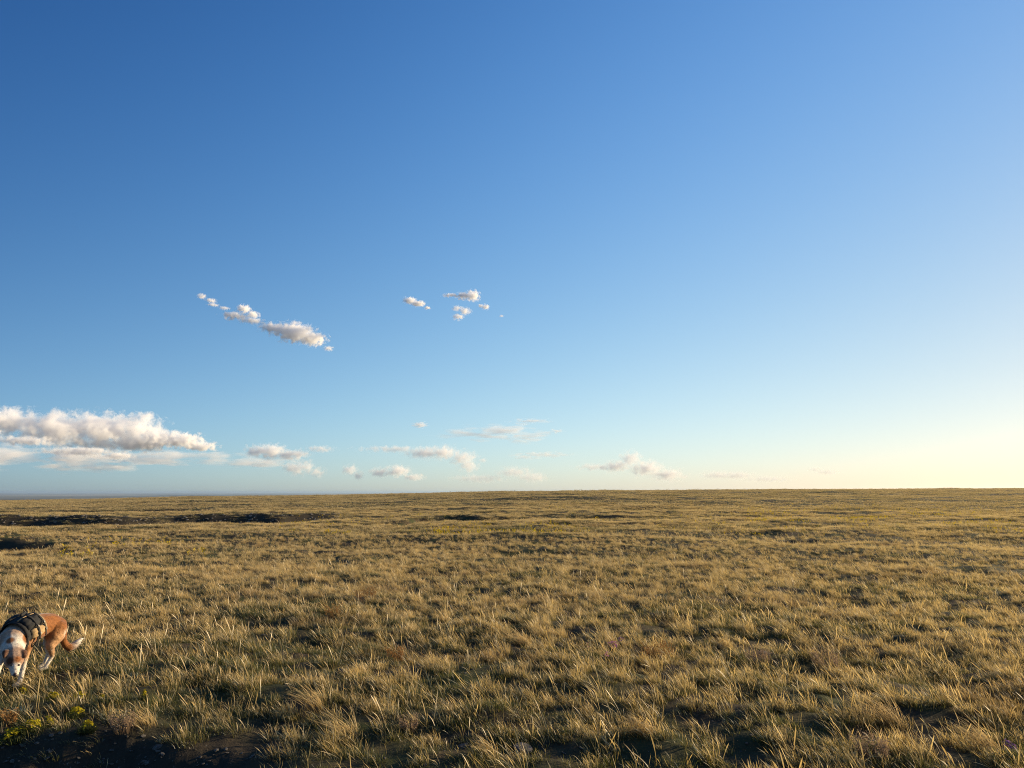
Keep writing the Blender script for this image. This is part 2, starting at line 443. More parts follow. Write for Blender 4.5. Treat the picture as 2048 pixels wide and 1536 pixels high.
def scatter_gn(name, pts, kind, rot, scl, attrs, collection, label):
    n = len(pts)
    me = bpy.data.meshes.new(name)
    me.vertices.add(n)
    me.vertices.foreach_set('co', np.asarray(pts, dtype=np.float32).ravel())
    a = me.attributes.new('kind_i', 'INT', 'POINT'); a.data.foreach_set('value', np.asarray(kind, dtype=np.int32))
    a = me.attributes.new('rotv', 'FLOAT_VECTOR', 'POINT'); a.data.foreach_set('vector', np.asarray(rot, dtype=np.float32).ravel())
    a = me.attributes.new('sclv', 'FLOAT_VECTOR', 'POINT'); a.data.foreach_set('vector', np.asarray(scl, dtype=np.float32).ravel())
    for k, v in attrs.items():
        a = me.attributes.new(k, 'FLOAT', 'POINT'); a.data.foreach_set('value', np.asarray(v, dtype=np.float32))
    o = link(bpy.data.objects.new(name, me))
    ng = bpy.data.node_groups.new(name + '_scatter', 'GeometryNodeTree')
    ng.interface.new_socket('Geometry', in_out='INPUT', socket_type='NodeSocketGeometry')
    ng.interface.new_socket('Geometry', in_out='OUTPUT', socket_type='NodeSocketGeometry')
    N = ng.nodes; Lk = ng.links
    gi = N.new('NodeGroupInput'); go = N.new('NodeGroupOutput')
    ci = N.new('GeometryNodeCollectionInfo'); ci.inputs[0].default_value = collection
    ci.inputs['Separate Children'].default_value = True; ci.inputs['Reset Children'].default_value = True
    ip = N.new('GeometryNodeInstanceOnPoints'); ip.inputs['Pick Instance'].default_value = True
    def na(nm, ty):
        d = N.new('GeometryNodeInputNamedAttribute'); d.data_type = ty; d.inputs[0].default_value = nm; return d.outputs[0]
    e2r = N.new('FunctionNodeEulerToRotation')
    Lk.new(na('rotv', 'FLOAT_VECTOR'), e2r.inputs[0])
    Lk.new(gi.outputs[0], ip.inputs['Points']); Lk.new(ci.outputs[0], ip.inputs['Instance'])
    Lk.new(na('kind_i', 'INT'), ip.inputs['Instance Index'])
    Lk.new(e2r.outputs[0], ip.inputs['Rotation']); Lk.new(na('sclv', 'FLOAT_VECTOR'), ip.inputs['Scale'])
    Lk.new(ip.outputs[0], go.inputs[0])
    md = o.modifiers.new('scatter', 'NODES'); md.node_group = ng
    tag(o, label, kind='stuff')
    return o

def sector(rng, r0, r1, dens, a0=-47, a1=52):
    area = math.radians(a1 - a0) / 2 * (r1 * r1 - r0 * r0)
    n = int(area * dens)
    r = np.sqrt(rng.uniform(r0 * r0, r1 * r1, n)); a = np.radians(rng.uniform(a0, a1, n))
    return r * np.sin(a), r * np.cos(a), r

def build_grass():
    rg = np.random.RandomState(5)
    P, K, RO, SC, DRY, RED, RN = [], [], [], [], [], [], []
    def layer(r0, r1, dens, mode):
        x, y, r = sector(rg, r0, r1, dens)
        h, bare = H(x, y, True, True)
        clump = fbm(x / 0.24, y / 0.24, 31, 3)              # bunches and gaps
        gap = fbm(x / 1.3, y / 1.3, 33, 3)
        big = fbm(x / 9.0, y / 5.0, 35, 3)
        grn = fbm(x / 3.0, y / 2.2, 37, 3) + 0.5 * big
        red = fbm(x / 2.0, y / 1.2, 39, 3)
        n = len(x); u = rg.uniform(size=n)
        pxl = px_of(x, y)
        # greener ground around and right of the dog, and bottom strip
        dogg = np.exp(-(((x + 3.5) / 1.5) ** 2 + ((y - 7.1) / 1.1) ** 2))
        midg = np.exp(-(((pxl - 960) / 190) ** 2 + ((y - 29) / 5.0) ** 2))
        near = 1 - sstep(5.5, 11.0, r)
        keep = np.ones(n, bool)
        if mode == 'near':
            keep &= rg.uniform(size=n) < np.clip(0.54 + 1.6 * clump + 0.8 * gap - 0.22 * near, 0.07, 1)
        else:
            keep &= rg.uniform(size=n) < np.clip(0.74 + 0.9 * gap + 0.5 * big, 0.10, 1)
        keep &= (rg.uniform(size=n) > bare * np.where(r > 9, 0.42, 0.46))
        worn = np.clip((1 - sstep(4.9, 5.6, y)) * (1 - sstep(-2.1, -1.1, x)) * (0.42 + 0.9 * gap + .5 * clump), 0, 0.7)
        keep &= (rg.uniform(size=n) > worn)
        dry = 0.52 + 0.28 * fbm(x / 0.8, y / 0.8, 41, 3) + 0.19 * sstep(8, 20, r) - 0.40 * np.clip(grn, -0.35, 1) - 0.25 * np.clip(fbm(x / 30.0, y / 9.0, 45, 3), -0.4, 1) * sstep(14, 30, r) - 0.5 * dogg - 0.45 * midg - 0.22 * near - 0.06 * (1 - sstep(4.5, 7.0, r))
        dry = np.where(bare > 0.3, np.minimum(dry, 0.30), dry)
        if mode == 'near':
            pg = np.clip(0.34 + 0.12 * near - 0.9 * (dry - 0.5), 0.05, 0.8)
            ps = np.clip(0.30 + 0.6 * clump + 0.9 * (dry - 0.5) - 0.12 * near, 0.02, 0.7)
            tot = pg + ps + 0.20 + 0.16 + 0.10
            c = np.stack([ps, pg, np.full(n, 0.20), np.full(n, 0.16), np.full(n, 0.10)], 1) / tot[:, None]
            cs = np.cumsum(c, 1); sel = (u[:, None] > cs).sum(1).clip(0, 4)
            kind = np.array([KN[k] for k in 'abcde'])[sel, rg.randint(0, 5, n)]
            s = rg.uniform(0.36, 0.98, n) * (1 + 0.55 * np.clip(clump, -0.5, 0.8)) * (1 + 0.15 * dogg)
        else:
            kind = np.array(KN[mode])[rg.randint(0, 5, n)]
            s = rg.uniform(0.8, 1.15, n)
        sc = np.stack([s, s, s * rg.uniform(0.8, 1.25, n) * np.where(bare > 0.3, 0.75, 1.0)], 1)
        rz = rg.normal(0, 0.55, n) if mode == 'near' else rg.normal(0, 0.4, n)
        ro = np.stack([rg.normal(0, 0.08, n), rg.normal(0, 0.08, n), rz], 1)
        rd = np.clip((red - 0.30) * 2.0, 0, 1) * rg.uniform(0.3, 1, n)
        q = keep
        P.append(np.stack([x, y, h], 1)[q]); K.append(kind[q]); RO.append(ro[q]); SC.append(sc[q])
        DRY.append(dry[q]); RED.append(rd[q]); RN.append(rg.uniform(size=q.sum()))
    layer(2.8, 7, 520, 'near')
    layer(7, 11, 400, 'near')
    layer(11, 17, 250, 'near')
    layer(17, 26, 130, 'near')
    layer(26, 36, 50, 'near')
    layer(30, 64, 7.5, 'm')
    layer(58, 200, 1.0, 'f')
    P_, K_ = np.concatenate(P), np.concatenate(K)
    print('grass instances', len(P_))
    scatter_gn('prairie_grass', P_, K_, np.concatenate(RO), np.concatenate(SC),
               {'dry': np.concatenate(DRY), 'red': np.concatenate(RED), 'rnd': np.concatenate(RN)}, src,
               'golden and green prairie grass in tufts all leaning left')
build_grass()

# ------------------------------------------------------------------ haze
def build_haze():
    zb, zt = -110.0, 22.0
    a = 80000.0
    v = [(-a, -a, zb), (a, -a, zb), (a, a, zb), (-a, a, zb), (-a, -a, zt), (a, -a, zt), (a, a, zt), (-a, a, zt)]
    f = [(0, 3, 2, 1), (4, 5, 6, 7), (0, 1, 5, 4), (1, 2, 6, 5), (2, 3, 7, 6), (3, 0, 4, 7)]
    me = bpy.data.meshes.new('haze'); me.from_pydata(v, [], f)
    m, t = new_mat('haze')
    p = t.n('ShaderNodeVolumePrincipled', {'Color': (0.70, 0.86, 0.97, 1), 'Density': HAZE, 'Anisotropy': 0.65})
    t.n('ShaderNodeOutputMaterial', {'Volume': p.outputs[0]})
    me.materials.append(m)
    tag(link(bpy.data.objects.new('haze', me)), 'thin evening haze over the prairie', kind='stuff')
build_haze()

# ------------------------------------------------------------------ clouds (real volumes far away)
def px_dir(px, py):
    v = Vector(((px - 1024) / FPX, 1.0, -(py - 768) / FPX))
    return Vector((v.x, v.y * FC - v.z * FS, v.y * FS + v.z * FC)).normalized()

def cloud(blobs, dist, dens, label, noise=1.3, amp=1.9, stretch=(1, 1, 1), thick=0.8, cut=-0.02, group=None, name='cloud', tilt=0.0, seed=0, gain=1.05, fine=1.5, detail=7, rough=0.62, voxel=None):
    """blobs: (photo x, photo y, half width, half height in photo px) of the puffs; the cloud stands at distance dist (m)"""
    k = dist / FPX
    b0 = blobs[0]
    cx = sum(b[0] * b[2] for b in blobs) / sum(b[2] for b in blobs); cy = sum(b[1] * b[2] for b in blobs) / sum(b[2] for b in blobs)
    d = px_dir(cx, cy); org = cam.location + d * dist
    right = Vector((d.y, -d.x, 0)).normalized(); up = right.cross(d).normalized(); fw = d.copy()
    rg = random.Random(seed + int(cx))
    ell = []
    bm = bmesh.new()
    for (bx, by, hw, hh) in blobs:
        hw *= k; hh *= k
        ez = min(hw, hh * 2.2) * thick
        c = Vector(((bx - cx) * k, rg.uniform(-0.25, 0.25) * ez, -(by - cy) * k))
        ell.append((c, Vector((hw, ez, hh))))
        g = bmesh.ops.create_icosphere(bm, subdivisions=3, radius=1.0)['verts']
        e = 1.45
        for v in g: v.co = Vector((v.co.x * hw * e, v.co.y * ez * e, v.co.z * hh * e)) + c
    me = bpy.data.meshes.new(name); bm.to_mesh(me); bm.free()
    o = bpy.data.objects.new(name, me)
    o.matrix_world = Matrix.Translation(org) @ Matrix((right, fw, up)).transposed().to_4x4()
    link(o)
    size = max(abs(c.x) + r.x for c, r in ell)
    md = o.modifiers.new('merge', 'REMESH'); md.mode = 'VOXEL'; md.voxel_size = max(min(r.z for c, r in ell) / 2.5, size / 60)
    m, t = new_mat(name)
    P = t.n('ShaderNodeTexCoord').outputs['Object']
    f = None
    for c, r in ell:
        q = t.vmath('DIVIDE', t.vmath('SUBTRACT', P, tuple(c)), tuple(r))
        dd = t.math('SUBTRACT', 1.0, t.vmath('LENGTH', q))
        f = dd if f is None else t.math('SMOOTH_MAX', f, dd, 0.15)
    hm = sum(r.z for c, r in ell) / len(ell)
    Q = t.vmath('ADD', t.vmath('MULTIPLY', t.vmath('DIVIDE', P, (hm, hm, hm)), stretch), (seed * 3.7, seed * 1.3, seed * 2.1))
    nz = t.noise(Q, noise, detail, rough, 0.3)
    f = t.math('ADD', f, t.math('MULTIPLY', t.math('SUBTRACT', nz, 0.52), amp * 2))
    f = t.math('MINIMUM', f, t.math('ADD', f, t.math('MULTIPLY', t.math('SUBTRACT', t.noise(Q, noise * 4.0, 5, 0.7), 0.5), amp * fine)))
    dn = t.math('MULTIPLY', t.math('SUBTRACT', f, cut), gain, clamp=True)
    dn = t.math('MULTIPLY', dn, dens * 0.85 / (hm))
    p = t.n('ShaderNodeVolumePrincipled', {'Color': (1, 1, 1, 1), 'Density': dn, 'Anisotropy': 0.0})
    t.n('ShaderNodeOutputMaterial', {'Volume': p.outputs[0]})
    me.materials.append(m)
    return tag(o, label, 'cloud', group)

def build_clouds():
    G = 'small clouds high in the blue'
    cloud([(478, 639, 24, 8), (510, 646, 24, 6), (548, 657, 28, 10), (585, 662, 38, 18), (618, 671, 27, 14)], 9000, 4.2, 'largest of the small clouds, long and slanting with a shaded belly', group=G, seed=1)
    cloud([(488, 619, 13, 8), (505, 628, 12, 7)], 9000, 4, 'small puff just above the left end of the long slanting cloud', group=G, seed=2)
    cloud([(405, 594, 8, 5), (421, 600, 10, 4)], 9200, 2.2, 'uppermost small wisp at the far left of the small clouds', group=G, seed=3)
    cloud([(428, 611, 10, 3.5), (447, 615, 10, 3.5)], 9200, 1.4, 'faint thin wisp between the uppermost wisp and the long cloud', group=G, seed=4)
    cloud([(657, 697, 10, 5)], 9000, 1.6, 'tiny puff off the lower right end of the long slanting cloud', group=G, seed=5)
    cloud([(820, 602, 13, 7), (836, 607, 14, 6), (855, 615, 7, 3)], 9500, 4, 'lone bright oval cloud between the two groups of small clouds', group=G, seed=6)
    cloud([(903, 591, 17, 4), (927, 592, 17, 7), (945, 591, 15, 11)], 9500, 4, 'topmost cloud of the right group, wispy at its left end', group=G, seed=7)
    cloud([(962, 612, 6, 4.5), (971, 614, 8, 6)], 9500, 3.2, 'small round cloud at the right of the right group', group=G, seed=8)
    cloud([(914, 617, 10, 6), (930, 622, 12, 8)], 9500, 2.0, 'ragged cloud in the middle of the right group', group=G, seed=9)
    cloud([(916, 634, 11, 6.5)], 9500, 2.2, 'lowest small cloud of the right group', group=G, seed=10)
    cloud([(1003, 632, 5, 2.5)], 9500, 1.2, 'tiniest fleck of cloud off to the right of the right group', group=G, seed=11)
    B = 'cloud banks along the horizon'
    cloud([(-60, 856, 90, 26), (30, 850, 70, 22), (110, 858, 60, 28), (180, 856, 62, 29), (232, 852, 40, 25), (262, 858, 28, 24), (200, 880, 80, 14)], 42000, 4.0, 'great towering cloud bank at the far left of the horizon', group=B, seed=12, fine=.9)
    cloud([(310, 884, 44, 15), (355, 880, 40, 14), (390, 890, 30, 9)], 42000, 5, 'lower cauliflower shoulder right of the great cloud bank', group=B, seed=13, fine=1.0)
    cloud([(15, 872, 22, 9), (70, 885, 50, 8), (150, 900, 60, 8), (205, 906, 25, 7)], 34000, 2.6, 'broken row of pale puffs under the great cloud bank', group=B, seed=14)
    cloud([(60, 922, 190, 22), (230, 916, 160, 15), (380, 908, 130, 11), (450, 918, 100, 13)], 46000, 0.7, 'long grey veil hanging below the great cloud bank', group=B, seed=15, noise=0.8, stretch=(.25, .25, 1.0), gain=1.5)
    cloud([(520, 903, 24, 12), (542, 904, 30, 15), (578, 908, 36, 10)], 44000, 2.0, 'lumpy cloud standing right of the great bank', group=B, seed=16)
    cloud([(592, 936, 24, 15), (616, 935, 15, 14), (634, 944, 15, 11)], 46000, 1.5, 'pale broken puffs below and right of the lumpy cloud', group=B, seed=17)
    cloud([(640, 898, 28, 7)], 44000, 0.7, 'faint flat wisp above the broken puffs', group=B, seed=18)
    cloud([(700, 940, 16, 10), (716, 951, 12, 9)], 46000, 1.4, 'small pale puff low on the horizon left of the centre', group=B, seed=19)
    cloud([(760, 945, 22, 10), (795, 942, 28, 12), (828, 954, 22, 8)], 46000, 1.3, 'low row of pale puffs under the middle cloud', group=B, seed=20)
    cloud([(790, 899, 66, 7), (850, 906, 44, 13), (885, 905, 32, 15), (925, 915, 27, 16), (935, 932, 22, 12)], 44000, 1.3, 'middle cloud of the horizon with a flat left arm', group=B, seed=21)
    cloud([(966, 921, 9, 5)], 44000, 0.7, 'tiny puff right of the middle cloud', group=B, seed=22)
    cloud([(1030, 945, 38, 12), (1065, 955, 34, 11), (960, 957, 60, 9)], 48000, 0.7, 'very faint ragged cloud above the far hills', group=B, seed=23)
    cloud([(1190, 934, 40, 7), (1235, 932, 32, 12), (1262, 918, 23, 16), (1292, 937, 32, 16), (1332, 950, 36, 13)], 44000, 1.5, 'knobbly cloud right of the centre sloping down to the right', group=B, seed=24)
    cloud([(1440, 950, 34, 8), (1475, 951, 38, 8), (1530, 958, 46, 6)], 46000, 0.8, 'flat pale cloud low over the right of the horizon', group=B, seed=25)
    cloud([(1633, 939, 12, 4), (1652, 944, 20, 4.5)], 46000, 0.7, 'rightmost tiny cloud low in the yellow glow', group=B, seed=26)
    V = 'thin high wisps above the middle of the horizon'
    cloud([(840, 850, 17, 6)], 38000, 1.0, 'short slanting streak at the left of the thin wisps', group=V, seed=27, stretch=(.4, .4, 1.6))
    cloud([(930, 868, 72, 10), (1000, 864, 70, 17), (1052, 874, 44, 13)], 38000, 0.6, 'widest feathery wisp above the middle cloud', group=V, seed=28, stretch=(.22, .22, 1.3), noise=1.4)
    cloud([(1062, 842, 40, 5)], 38000, 0.5, 'upper thin line of cloud over the feathery wisp', group=V, seed=29, stretch=(.3, .3, 1.2))
    cloud([(1112, 862, 16, 4.5)], 38000, 0.5, 'small faint streak right of the feathery wisp', group=V, seed=30, stretch=(.4, .4, 1.2))
    cloud([(1085, 909, 60, 6), (1050, 914, 30, 5)], 40000, 0.5, 'faint flat wisp between the middle and the knobbly cloud', group=V, seed=31, stretch=(.3, .3, 1.2))
build_clouds()

# ------------------------------------------------------------------ small flowers and stones scattered far off
def hidden_col(name, obs):
    c = bpy.data.collections.new(name)
    for i, o in enumerate(obs):
        o.name = '%s_%02d' % (name, i); c.objects.link(o)
    return c

def flower_mat(name, col, col2):
    m, t = new_mat(name)
    r = t.attr('rnd', 'INSTANCER')
    c = t.mix(r, col, col2)
    d = t.n('ShaderNodeBsdfDiffuse', {0: c}); tr = t.n('ShaderNodeBsdfTranslucent', {0: c})
    mx = t.n('ShaderNodeMixShader', {0: 0.35, 1: d.outputs[0], 2: tr.outputs[0]})
    t.n('ShaderNodeOutputMaterial', {0: mx.outputs[0]})
    return m
YEL = flower_mat('yellow_petal', (0.62, 0.42, 0.01), (0.75, 0.58, 0.03))

def stone_mesh(rg, name='stone', flat=0.6, sub=2, lump=0.35):
    bm = bmesh.new()
    bmesh.ops.create_icosphere(bm, subdivisions=sub, radius=1.0)
    off = Vector((rg.uniform(0, 50), rg.uniform(0, 50), rg.uniform(0, 50)))
    for v in bm.verts:
        n = mnoise.noise(v.co * 0.9 + off); n2 = mnoise.noise(v.co * 2.6 + off)
        cell = mnoise.cell(v.co * 1.4 + off) * 0.06
        v.co *= 1 + lump * n + 0.16 * n2 + cell
        v.co.z *= flat
        if v.co.z > 0.38 * flat * 1.4: v.co.z = 0.38 * flat * 1.4 + (v.co.z - 0.38 * flat * 1.4) * 0.35
    me = bpy.data.meshes.new(name); bm.to_mesh(me); bm.free()
    return me
STONE = None
def stone_mat(name, c1, c2, lich):
    m, t = new_mat(name)
    P = t.n('ShaderNodeTexCoord').outputs['Object']
    c = t.mix(t.ramp(t.noise(P, 2.2, 6, .65), .35, .65), c1, c2)
    c = t.mix(t.ramp(t.noise(P, 3.5, 5, .7), .58, .64), c, lich)
    b = t.n('ShaderNodeBump', {'Strength': 0.8, 'Distance': 0.08, 'Height': t.noise(P, 6, 6, .7)})
    p = t.n('ShaderNodeBsdfPrincipled', {'Base Color': c, 'Roughness': 0.9, 'Specular IOR Level': 0.2, 'Normal': b.outputs[0]})
    t.n('ShaderNodeOutputMaterial', {0: p.outputs[0]})
    return m
STONE = stone_mat('lichen_stone', (0.10, 0.09, 0.08), (0.24, 0.215, 0.19), (0.34, 0.35, 0.31))

def build_far_flowers():
    rg = np.random.RandomState(21)
    obs = []
    for i in range(4):
        V, F = [], []
        k = rg.randint(3, 6)
        for j in range(k):
            cx, cy, cz = rg.uniform(-.06, .06), rg.uniform(-.06, .06), rg.uniform(.08, .16)
            az = rg.uniform(0, 6.28); n = 7
            tilt = Vector((0.5 * math.cos(az), 0.5 * math.sin(az) - 0.3, 1)).normalized().to_track_quat('Z', 'Y').to_matrix()
            b = len(V); V.append(Vector((cx, cy, cz)) + tilt @ Vector((0, 0, -.006)))
            for q in range(n * 2):
                rr = 0.026 if q % 2 == 0 else 0.014
                V.append(Vector((cx, cy, cz)) + tilt @ Vector((rr * math.cos(math.pi * q / n), rr * math.sin(math.pi * q / n), 0)))
            for q in range(n * 2): F.append([b, b + 1 + q, b + 1 + (q + 1) % (2 * n)])
            st = len(V); V += [Vector((cx - .0015, cy, cz - .008)), Vector((cx + .0015, cy, cz - .008)), Vector((cx * .3, cy * .3, -0.01))]
            F.append([st, st + 1, st + 2])
        me = np_mesh('flower', V, np.array(F)); me.materials.append(YEL)
        obs.append(bpy.data.objects.new('flower', me))
    c = hidden_col('yellow_flower_heads', obs)
    X, Y = [], []
    def spots(n, px0, px1, py0, py1, patchy=0.1):
        k = 0
        while k < n:
            px = rg.uniform(px0, px1, 4000); py = rg.uniform(py0, py1, 4000)
            a = np.arctan((py - 768) / FPX) - PITCH
            y = 1.75 / np.tan(a); x = (px - 1024) / 1437.0 * y
            ok = fbm(x / 3.5, y / 5.0, 77, 3) > patchy
            x, y = x[ok][:n - k], y[ok][:n - k]
            X.append(x); Y.append(y); k += len(x)
    spots(260, 870, 1130, 1055, 1086, 0.0)
    spots(190, 560, 900, 1038, 1075, 0.1)
    spots(900, 1490, 1960, 1027, 1060, 0.12)
    spots(300, 1100, 2048, 1028, 1080, 0.15)
    spots(60, 130, 420, 1080, 1125, 0.1)
    spots(80, 1960, 2100, 1040, 1075, 0.0)
    x = np.concatenate(X); y = np.concatenate(Y); n = len(x)
    h = H(x, y)
    s = rg.uniform(.6, 1.25, n)
    scatter_gn('yellow_meadow_flowers', np.stack([x, y, h], 1), rg.randint(0, 4, n), np.stack([np.zeros(n), np.zeros(n), rg.uniform(0, 6.28, n)], 1),
               np.stack([s, s, s], 1), {'rnd': rg.uniform(size=n)}, c, 'patches of tiny yellow flowers scattered through the distant grass')
build_far_flowers()

def build_bank_stones():
    rg = random.Random(4); nr = np.random.RandomState(4)
    obs = []
    for i in range(5):
        me = stone_mesh(rg, 'stone', 0.6, 1); me.materials.append(STONE); obs.append(bpy.data.objects.new('stone', me))
    c = hidden_col('loose_stones', obs)
    xs, ys, sz = [], [], []
    # stones lie where the earth is bare: try many places and keep those
    for r0, r1, dens, a, b, k in ((3.5, 6.5, 420, .004, .024, 1.0), (16, 26, 22, .02, .08, 1.0), (28, 60, 20, .03, .13, 1.0)):
        x, y, r = sector(nr, r0, r1, dens, -44, 8)
        h, bare = H(x, y, True, True)
        ok = (bare > 0.35) & (nr.uniform(size=len(x)) < 0.8)
        xs.append(x[ok]); ys.append(y[ok]); sz.append(a + (b - a) * nr.uniform(size=ok.sum()) ** 2.5)
    # fine gravel between the tufts near the viewer
    x, y, r = sector(nr, 3.5, 9, 26); xs.append(x); ys.append(y); sz.append(.004 + .016 * nr.uniform(size=len(x)) ** 3)
    x = np.concatenate(xs); y = np.concatenate(ys); s = np.concatenate(sz); n = len(x)
    h = H(x, y) + s * 0.15
    scatter_gn('loose_stones', np.stack([x, y, h], 1), nr.randint(0, 5, n), np.stack([nr.normal(0, .2, n), nr.normal(0, .2, n), nr.uniform(0, 6.28, n)], 1),
               np.stack([s, s * nr.uniform(.6, 1, n), s * nr.uniform(.5, 1, n)], 1), {'rnd': nr.uniform(size=n)}, c, 'loose grey stones on the bare dark banks')
build_bank_stones()

# ------------------------------------------------------------------ rocks one can point at
def build_rocks():
    rg = random.Random(9)
    G = 'rocks half sunk in the grass'
    for px, py, wpx, label in [
        (690, 1346, 26, 'grey lichened rock in the grass left of the centre, below the red brown forb'),
        (1046, 1503, 40, 'large flat-topped brown rock at the bottom of the photo, left of centre between tufts'),
        (926, 1494, 20, 'small brown rock left of the large flat-topped rock'),
        (237, 1497, 26, 'pale flat rock on the dark bare earth at lower left, left one of a pair'),
        (313, 1495, 18, 'small pale rock on the dark bare earth at lower left, right one of a pair'),
        (356, 1530, 16, 'small rounded rock on the very bottom edge, in the dark hollow'),
        (430, 1521, 22, 'dark rock at the right end of the shaded hollow'),
        (168, 1524, 14, 'little rock sunk in the middle of the shaded hollow'),
        (36, 1526, 11, 'little pale stone at the far left of the shaded hollow'),
        (74, 1401, 28, 'flat grey rock above the yellow flower cushions at the left edge'),
        (45, 1432, 20, 'dark flat rock between the yellow cushions at the left edge'),
        (1222, 1508, 14, 'small stone at the bottom, right of the large flat-topped rock'),
        (1530, 1310, 22, 'dark rock in a gap of the grass right of the centre'),
        (1563, 1243, 16, 'pale lichened stone above the dark rock right of the centre'),
        (1118, 1292, 18, 'pinkish stone beside the pink flowers near the centre'),
        (588, 1354, 15, 'small mottled rock two steps left of the grey lichened rock')]:
        x, y, h = at_px(px, py)
        sc = wpx * 0.5 / FPX * math.hypot(y, 1.6)
        me = stone_mesh(rg, 'rock', 0.62, 3, 0.4); me.materials.append(STONE)
        o = link(bpy.data.objects.new('rock', me))
        o.location = (x, y, h + sc * 0.12); o.rotation_euler = (rg.uniform(-.2, .2), rg.uniform(-.2, .2), rg.uniform(0, 6.28))
        o.scale = (sc, sc * 0.8, sc * 0.95)
        for p in me.polygons: p.use_smooth = False
        tag(o, label, 'rock', G)
build_rocks()

# ------------------------------------------------------------------ flowering cushions and dry forbs
def plain_leaf_mat(name, c1, c2, trans=0.3, tipc=None):
    m, t = new_mat(name)
    br = t.attr('br'); bt = t.attr('bt')
    c = t.mix(br, c1, c2)
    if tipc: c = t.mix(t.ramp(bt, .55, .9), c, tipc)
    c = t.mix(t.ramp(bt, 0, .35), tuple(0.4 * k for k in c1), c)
    d = t.n('ShaderNodeBsdfDiffuse', {0: c}); tr = t.n('ShaderNodeBsdfTranslucent', {0: c})
    mx = t.n('ShaderNodeMixShader', {0: trans, 1: d.outputs[0], 2: tr.outputs[0]})
    t.n('ShaderNodeOutputMaterial', {0: mx.outputs[0]})
    return m
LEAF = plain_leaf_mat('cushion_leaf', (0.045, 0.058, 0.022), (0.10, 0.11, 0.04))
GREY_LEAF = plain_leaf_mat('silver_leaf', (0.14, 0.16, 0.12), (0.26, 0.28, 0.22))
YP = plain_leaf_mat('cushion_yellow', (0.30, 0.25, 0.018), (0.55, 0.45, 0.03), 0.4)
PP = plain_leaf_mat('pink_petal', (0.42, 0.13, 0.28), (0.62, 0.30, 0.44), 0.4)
VP = plain_leaf_mat('violet_petal', (0.20, 0.11, 0.24), (0.32, 0.19, 0.36), 0.4)
RUST = plain_leaf_mat('rust_forb', (0.20, 0.105, 0.04), (0.36, 0.20, 0.075), 0.35)
MAUVE = plain_leaf_mat('dry_mauve', (0.20, 0.145, 0.095), (0.36, 0.26, 0.17), 0.35)
STRAW = plain_leaf_mat('tussock_straw', (0.42, 0.29, 0.11), (0.68, 0.53, 0.28), 0.4)

def petals(rg, n, radius, hgt, size, per=5):
    """small florets standing over a dome, each of a few petal faces"""
    V, F, BT, BR = [], [], [], []
    for i in range(n):
        a = rg.uniform(0, 6.283); q = math.sqrt(rg.random()) * radius * (0.72 + 0.3 * math.sin(a * 3 + n) + 0.16 * math.sin(a * 7 + n * 2))
        c = Vector((q * math.cos(a), q * math.sin(a), hgt * (1 - 0.35 * (q / radius) ** 2) * rg.uniform(.6, 1.15)))
        nrm = Vector((math.cos(a) * q / radius, math.sin(a) * q / radius, 0.9)) + Vector((rg.uniform(-.4, .4), rg.uniform(-.4, .4), 0))
        M = nrm.normalized().to_track_quat('Z', 'Y').to_matrix()
        s = size * rg.uniform(.7, 1.3); br = rg.random()
        for k in range(per):
            t0 = 6.283 * k / per; b = len(V)
            V += [c, c + M @ Vector((s * math.cos(t0 - .5) * .7, s * math.sin(t0 - .5) * .7, s * .25)), c + M @ Vector((s * math.cos(t0), s * math.sin(t0), s * .35)), c + M @ Vector((s * math.cos(t0 + .5) * .7, s * math.sin(t0 + .5) * .7, s * .25))]
            F.append([b, b + 1, b + 2, b + 3]); BT += [1.0] * 4; BR += [br] * 4
    return V, F, BT, BR

def sprig(rg, n, h, spread, w=0.0016, lean=-0.25, knobs=9, ks=0.006):
    """upright dry forb: wiry stems set with little knobs"""
    V, F, BT, BR = [], [], [], []
    for i in range(n):
        a = rg.uniform(0, 6.283); q = spread * math.sqrt(rg.random()); br = rg.random()
        p = Vector((q * math.cos(a), q * math.sin(a), -0.01)); l = h * rg.uniform(.55, 1.1)
        d = Vector((lean * rg.uniform(.3, 1.6) + .3 * math.cos(a), .3 * math.sin(a), 1)).normalized()
        side = Vector((math.cos(a * 3), math.sin(a * 3), 0)) * w
        pts = [p + d * l * t + Vector((lean * .3 * t * t * l, 0, 0)) for t in (0, .33, .66, 1)]
        b = len(V)
        for j, pt in enumerate(pts): V += [pt - side * (1 - .2 * j), pt + side * (1 - .2 * j)]; BT += [j / 3 * .5] * 2; BR += [br] * 2
        for j in range(3): F.append([b + 2 * j, b + 2 * j + 1, b + 2 * j + 3, b + 2 * j + 2])
        for k in range(knobs):
            t = rg.uniform(.4, 1.0); c = p + d * l * t + Vector((rg.uniform(-1, 1), rg.uniform(-1, 1), rg.uniform(-.5, 1))) * ks * 1.8
            r = ks * rg.uniform(.5, 1.1); u = Vector((rg.uniform(-1, 1), rg.uniform(-1, 1), rg.uniform(-1, 1))).normalized() * r
            v = u.cross(Vector((rg.uniform(-1, 1), rg.uniform(-1, 1), rg.uniform(-1, 1)))).normalized() * r
            b = len(V); V += [c - u, c - v, c + u, c + v]; F.append([b, b + 1, b + 2, b + 3]); BT += [1.0] * 4; BR += [rg.random()] * 4
    return V, F, BT, BR

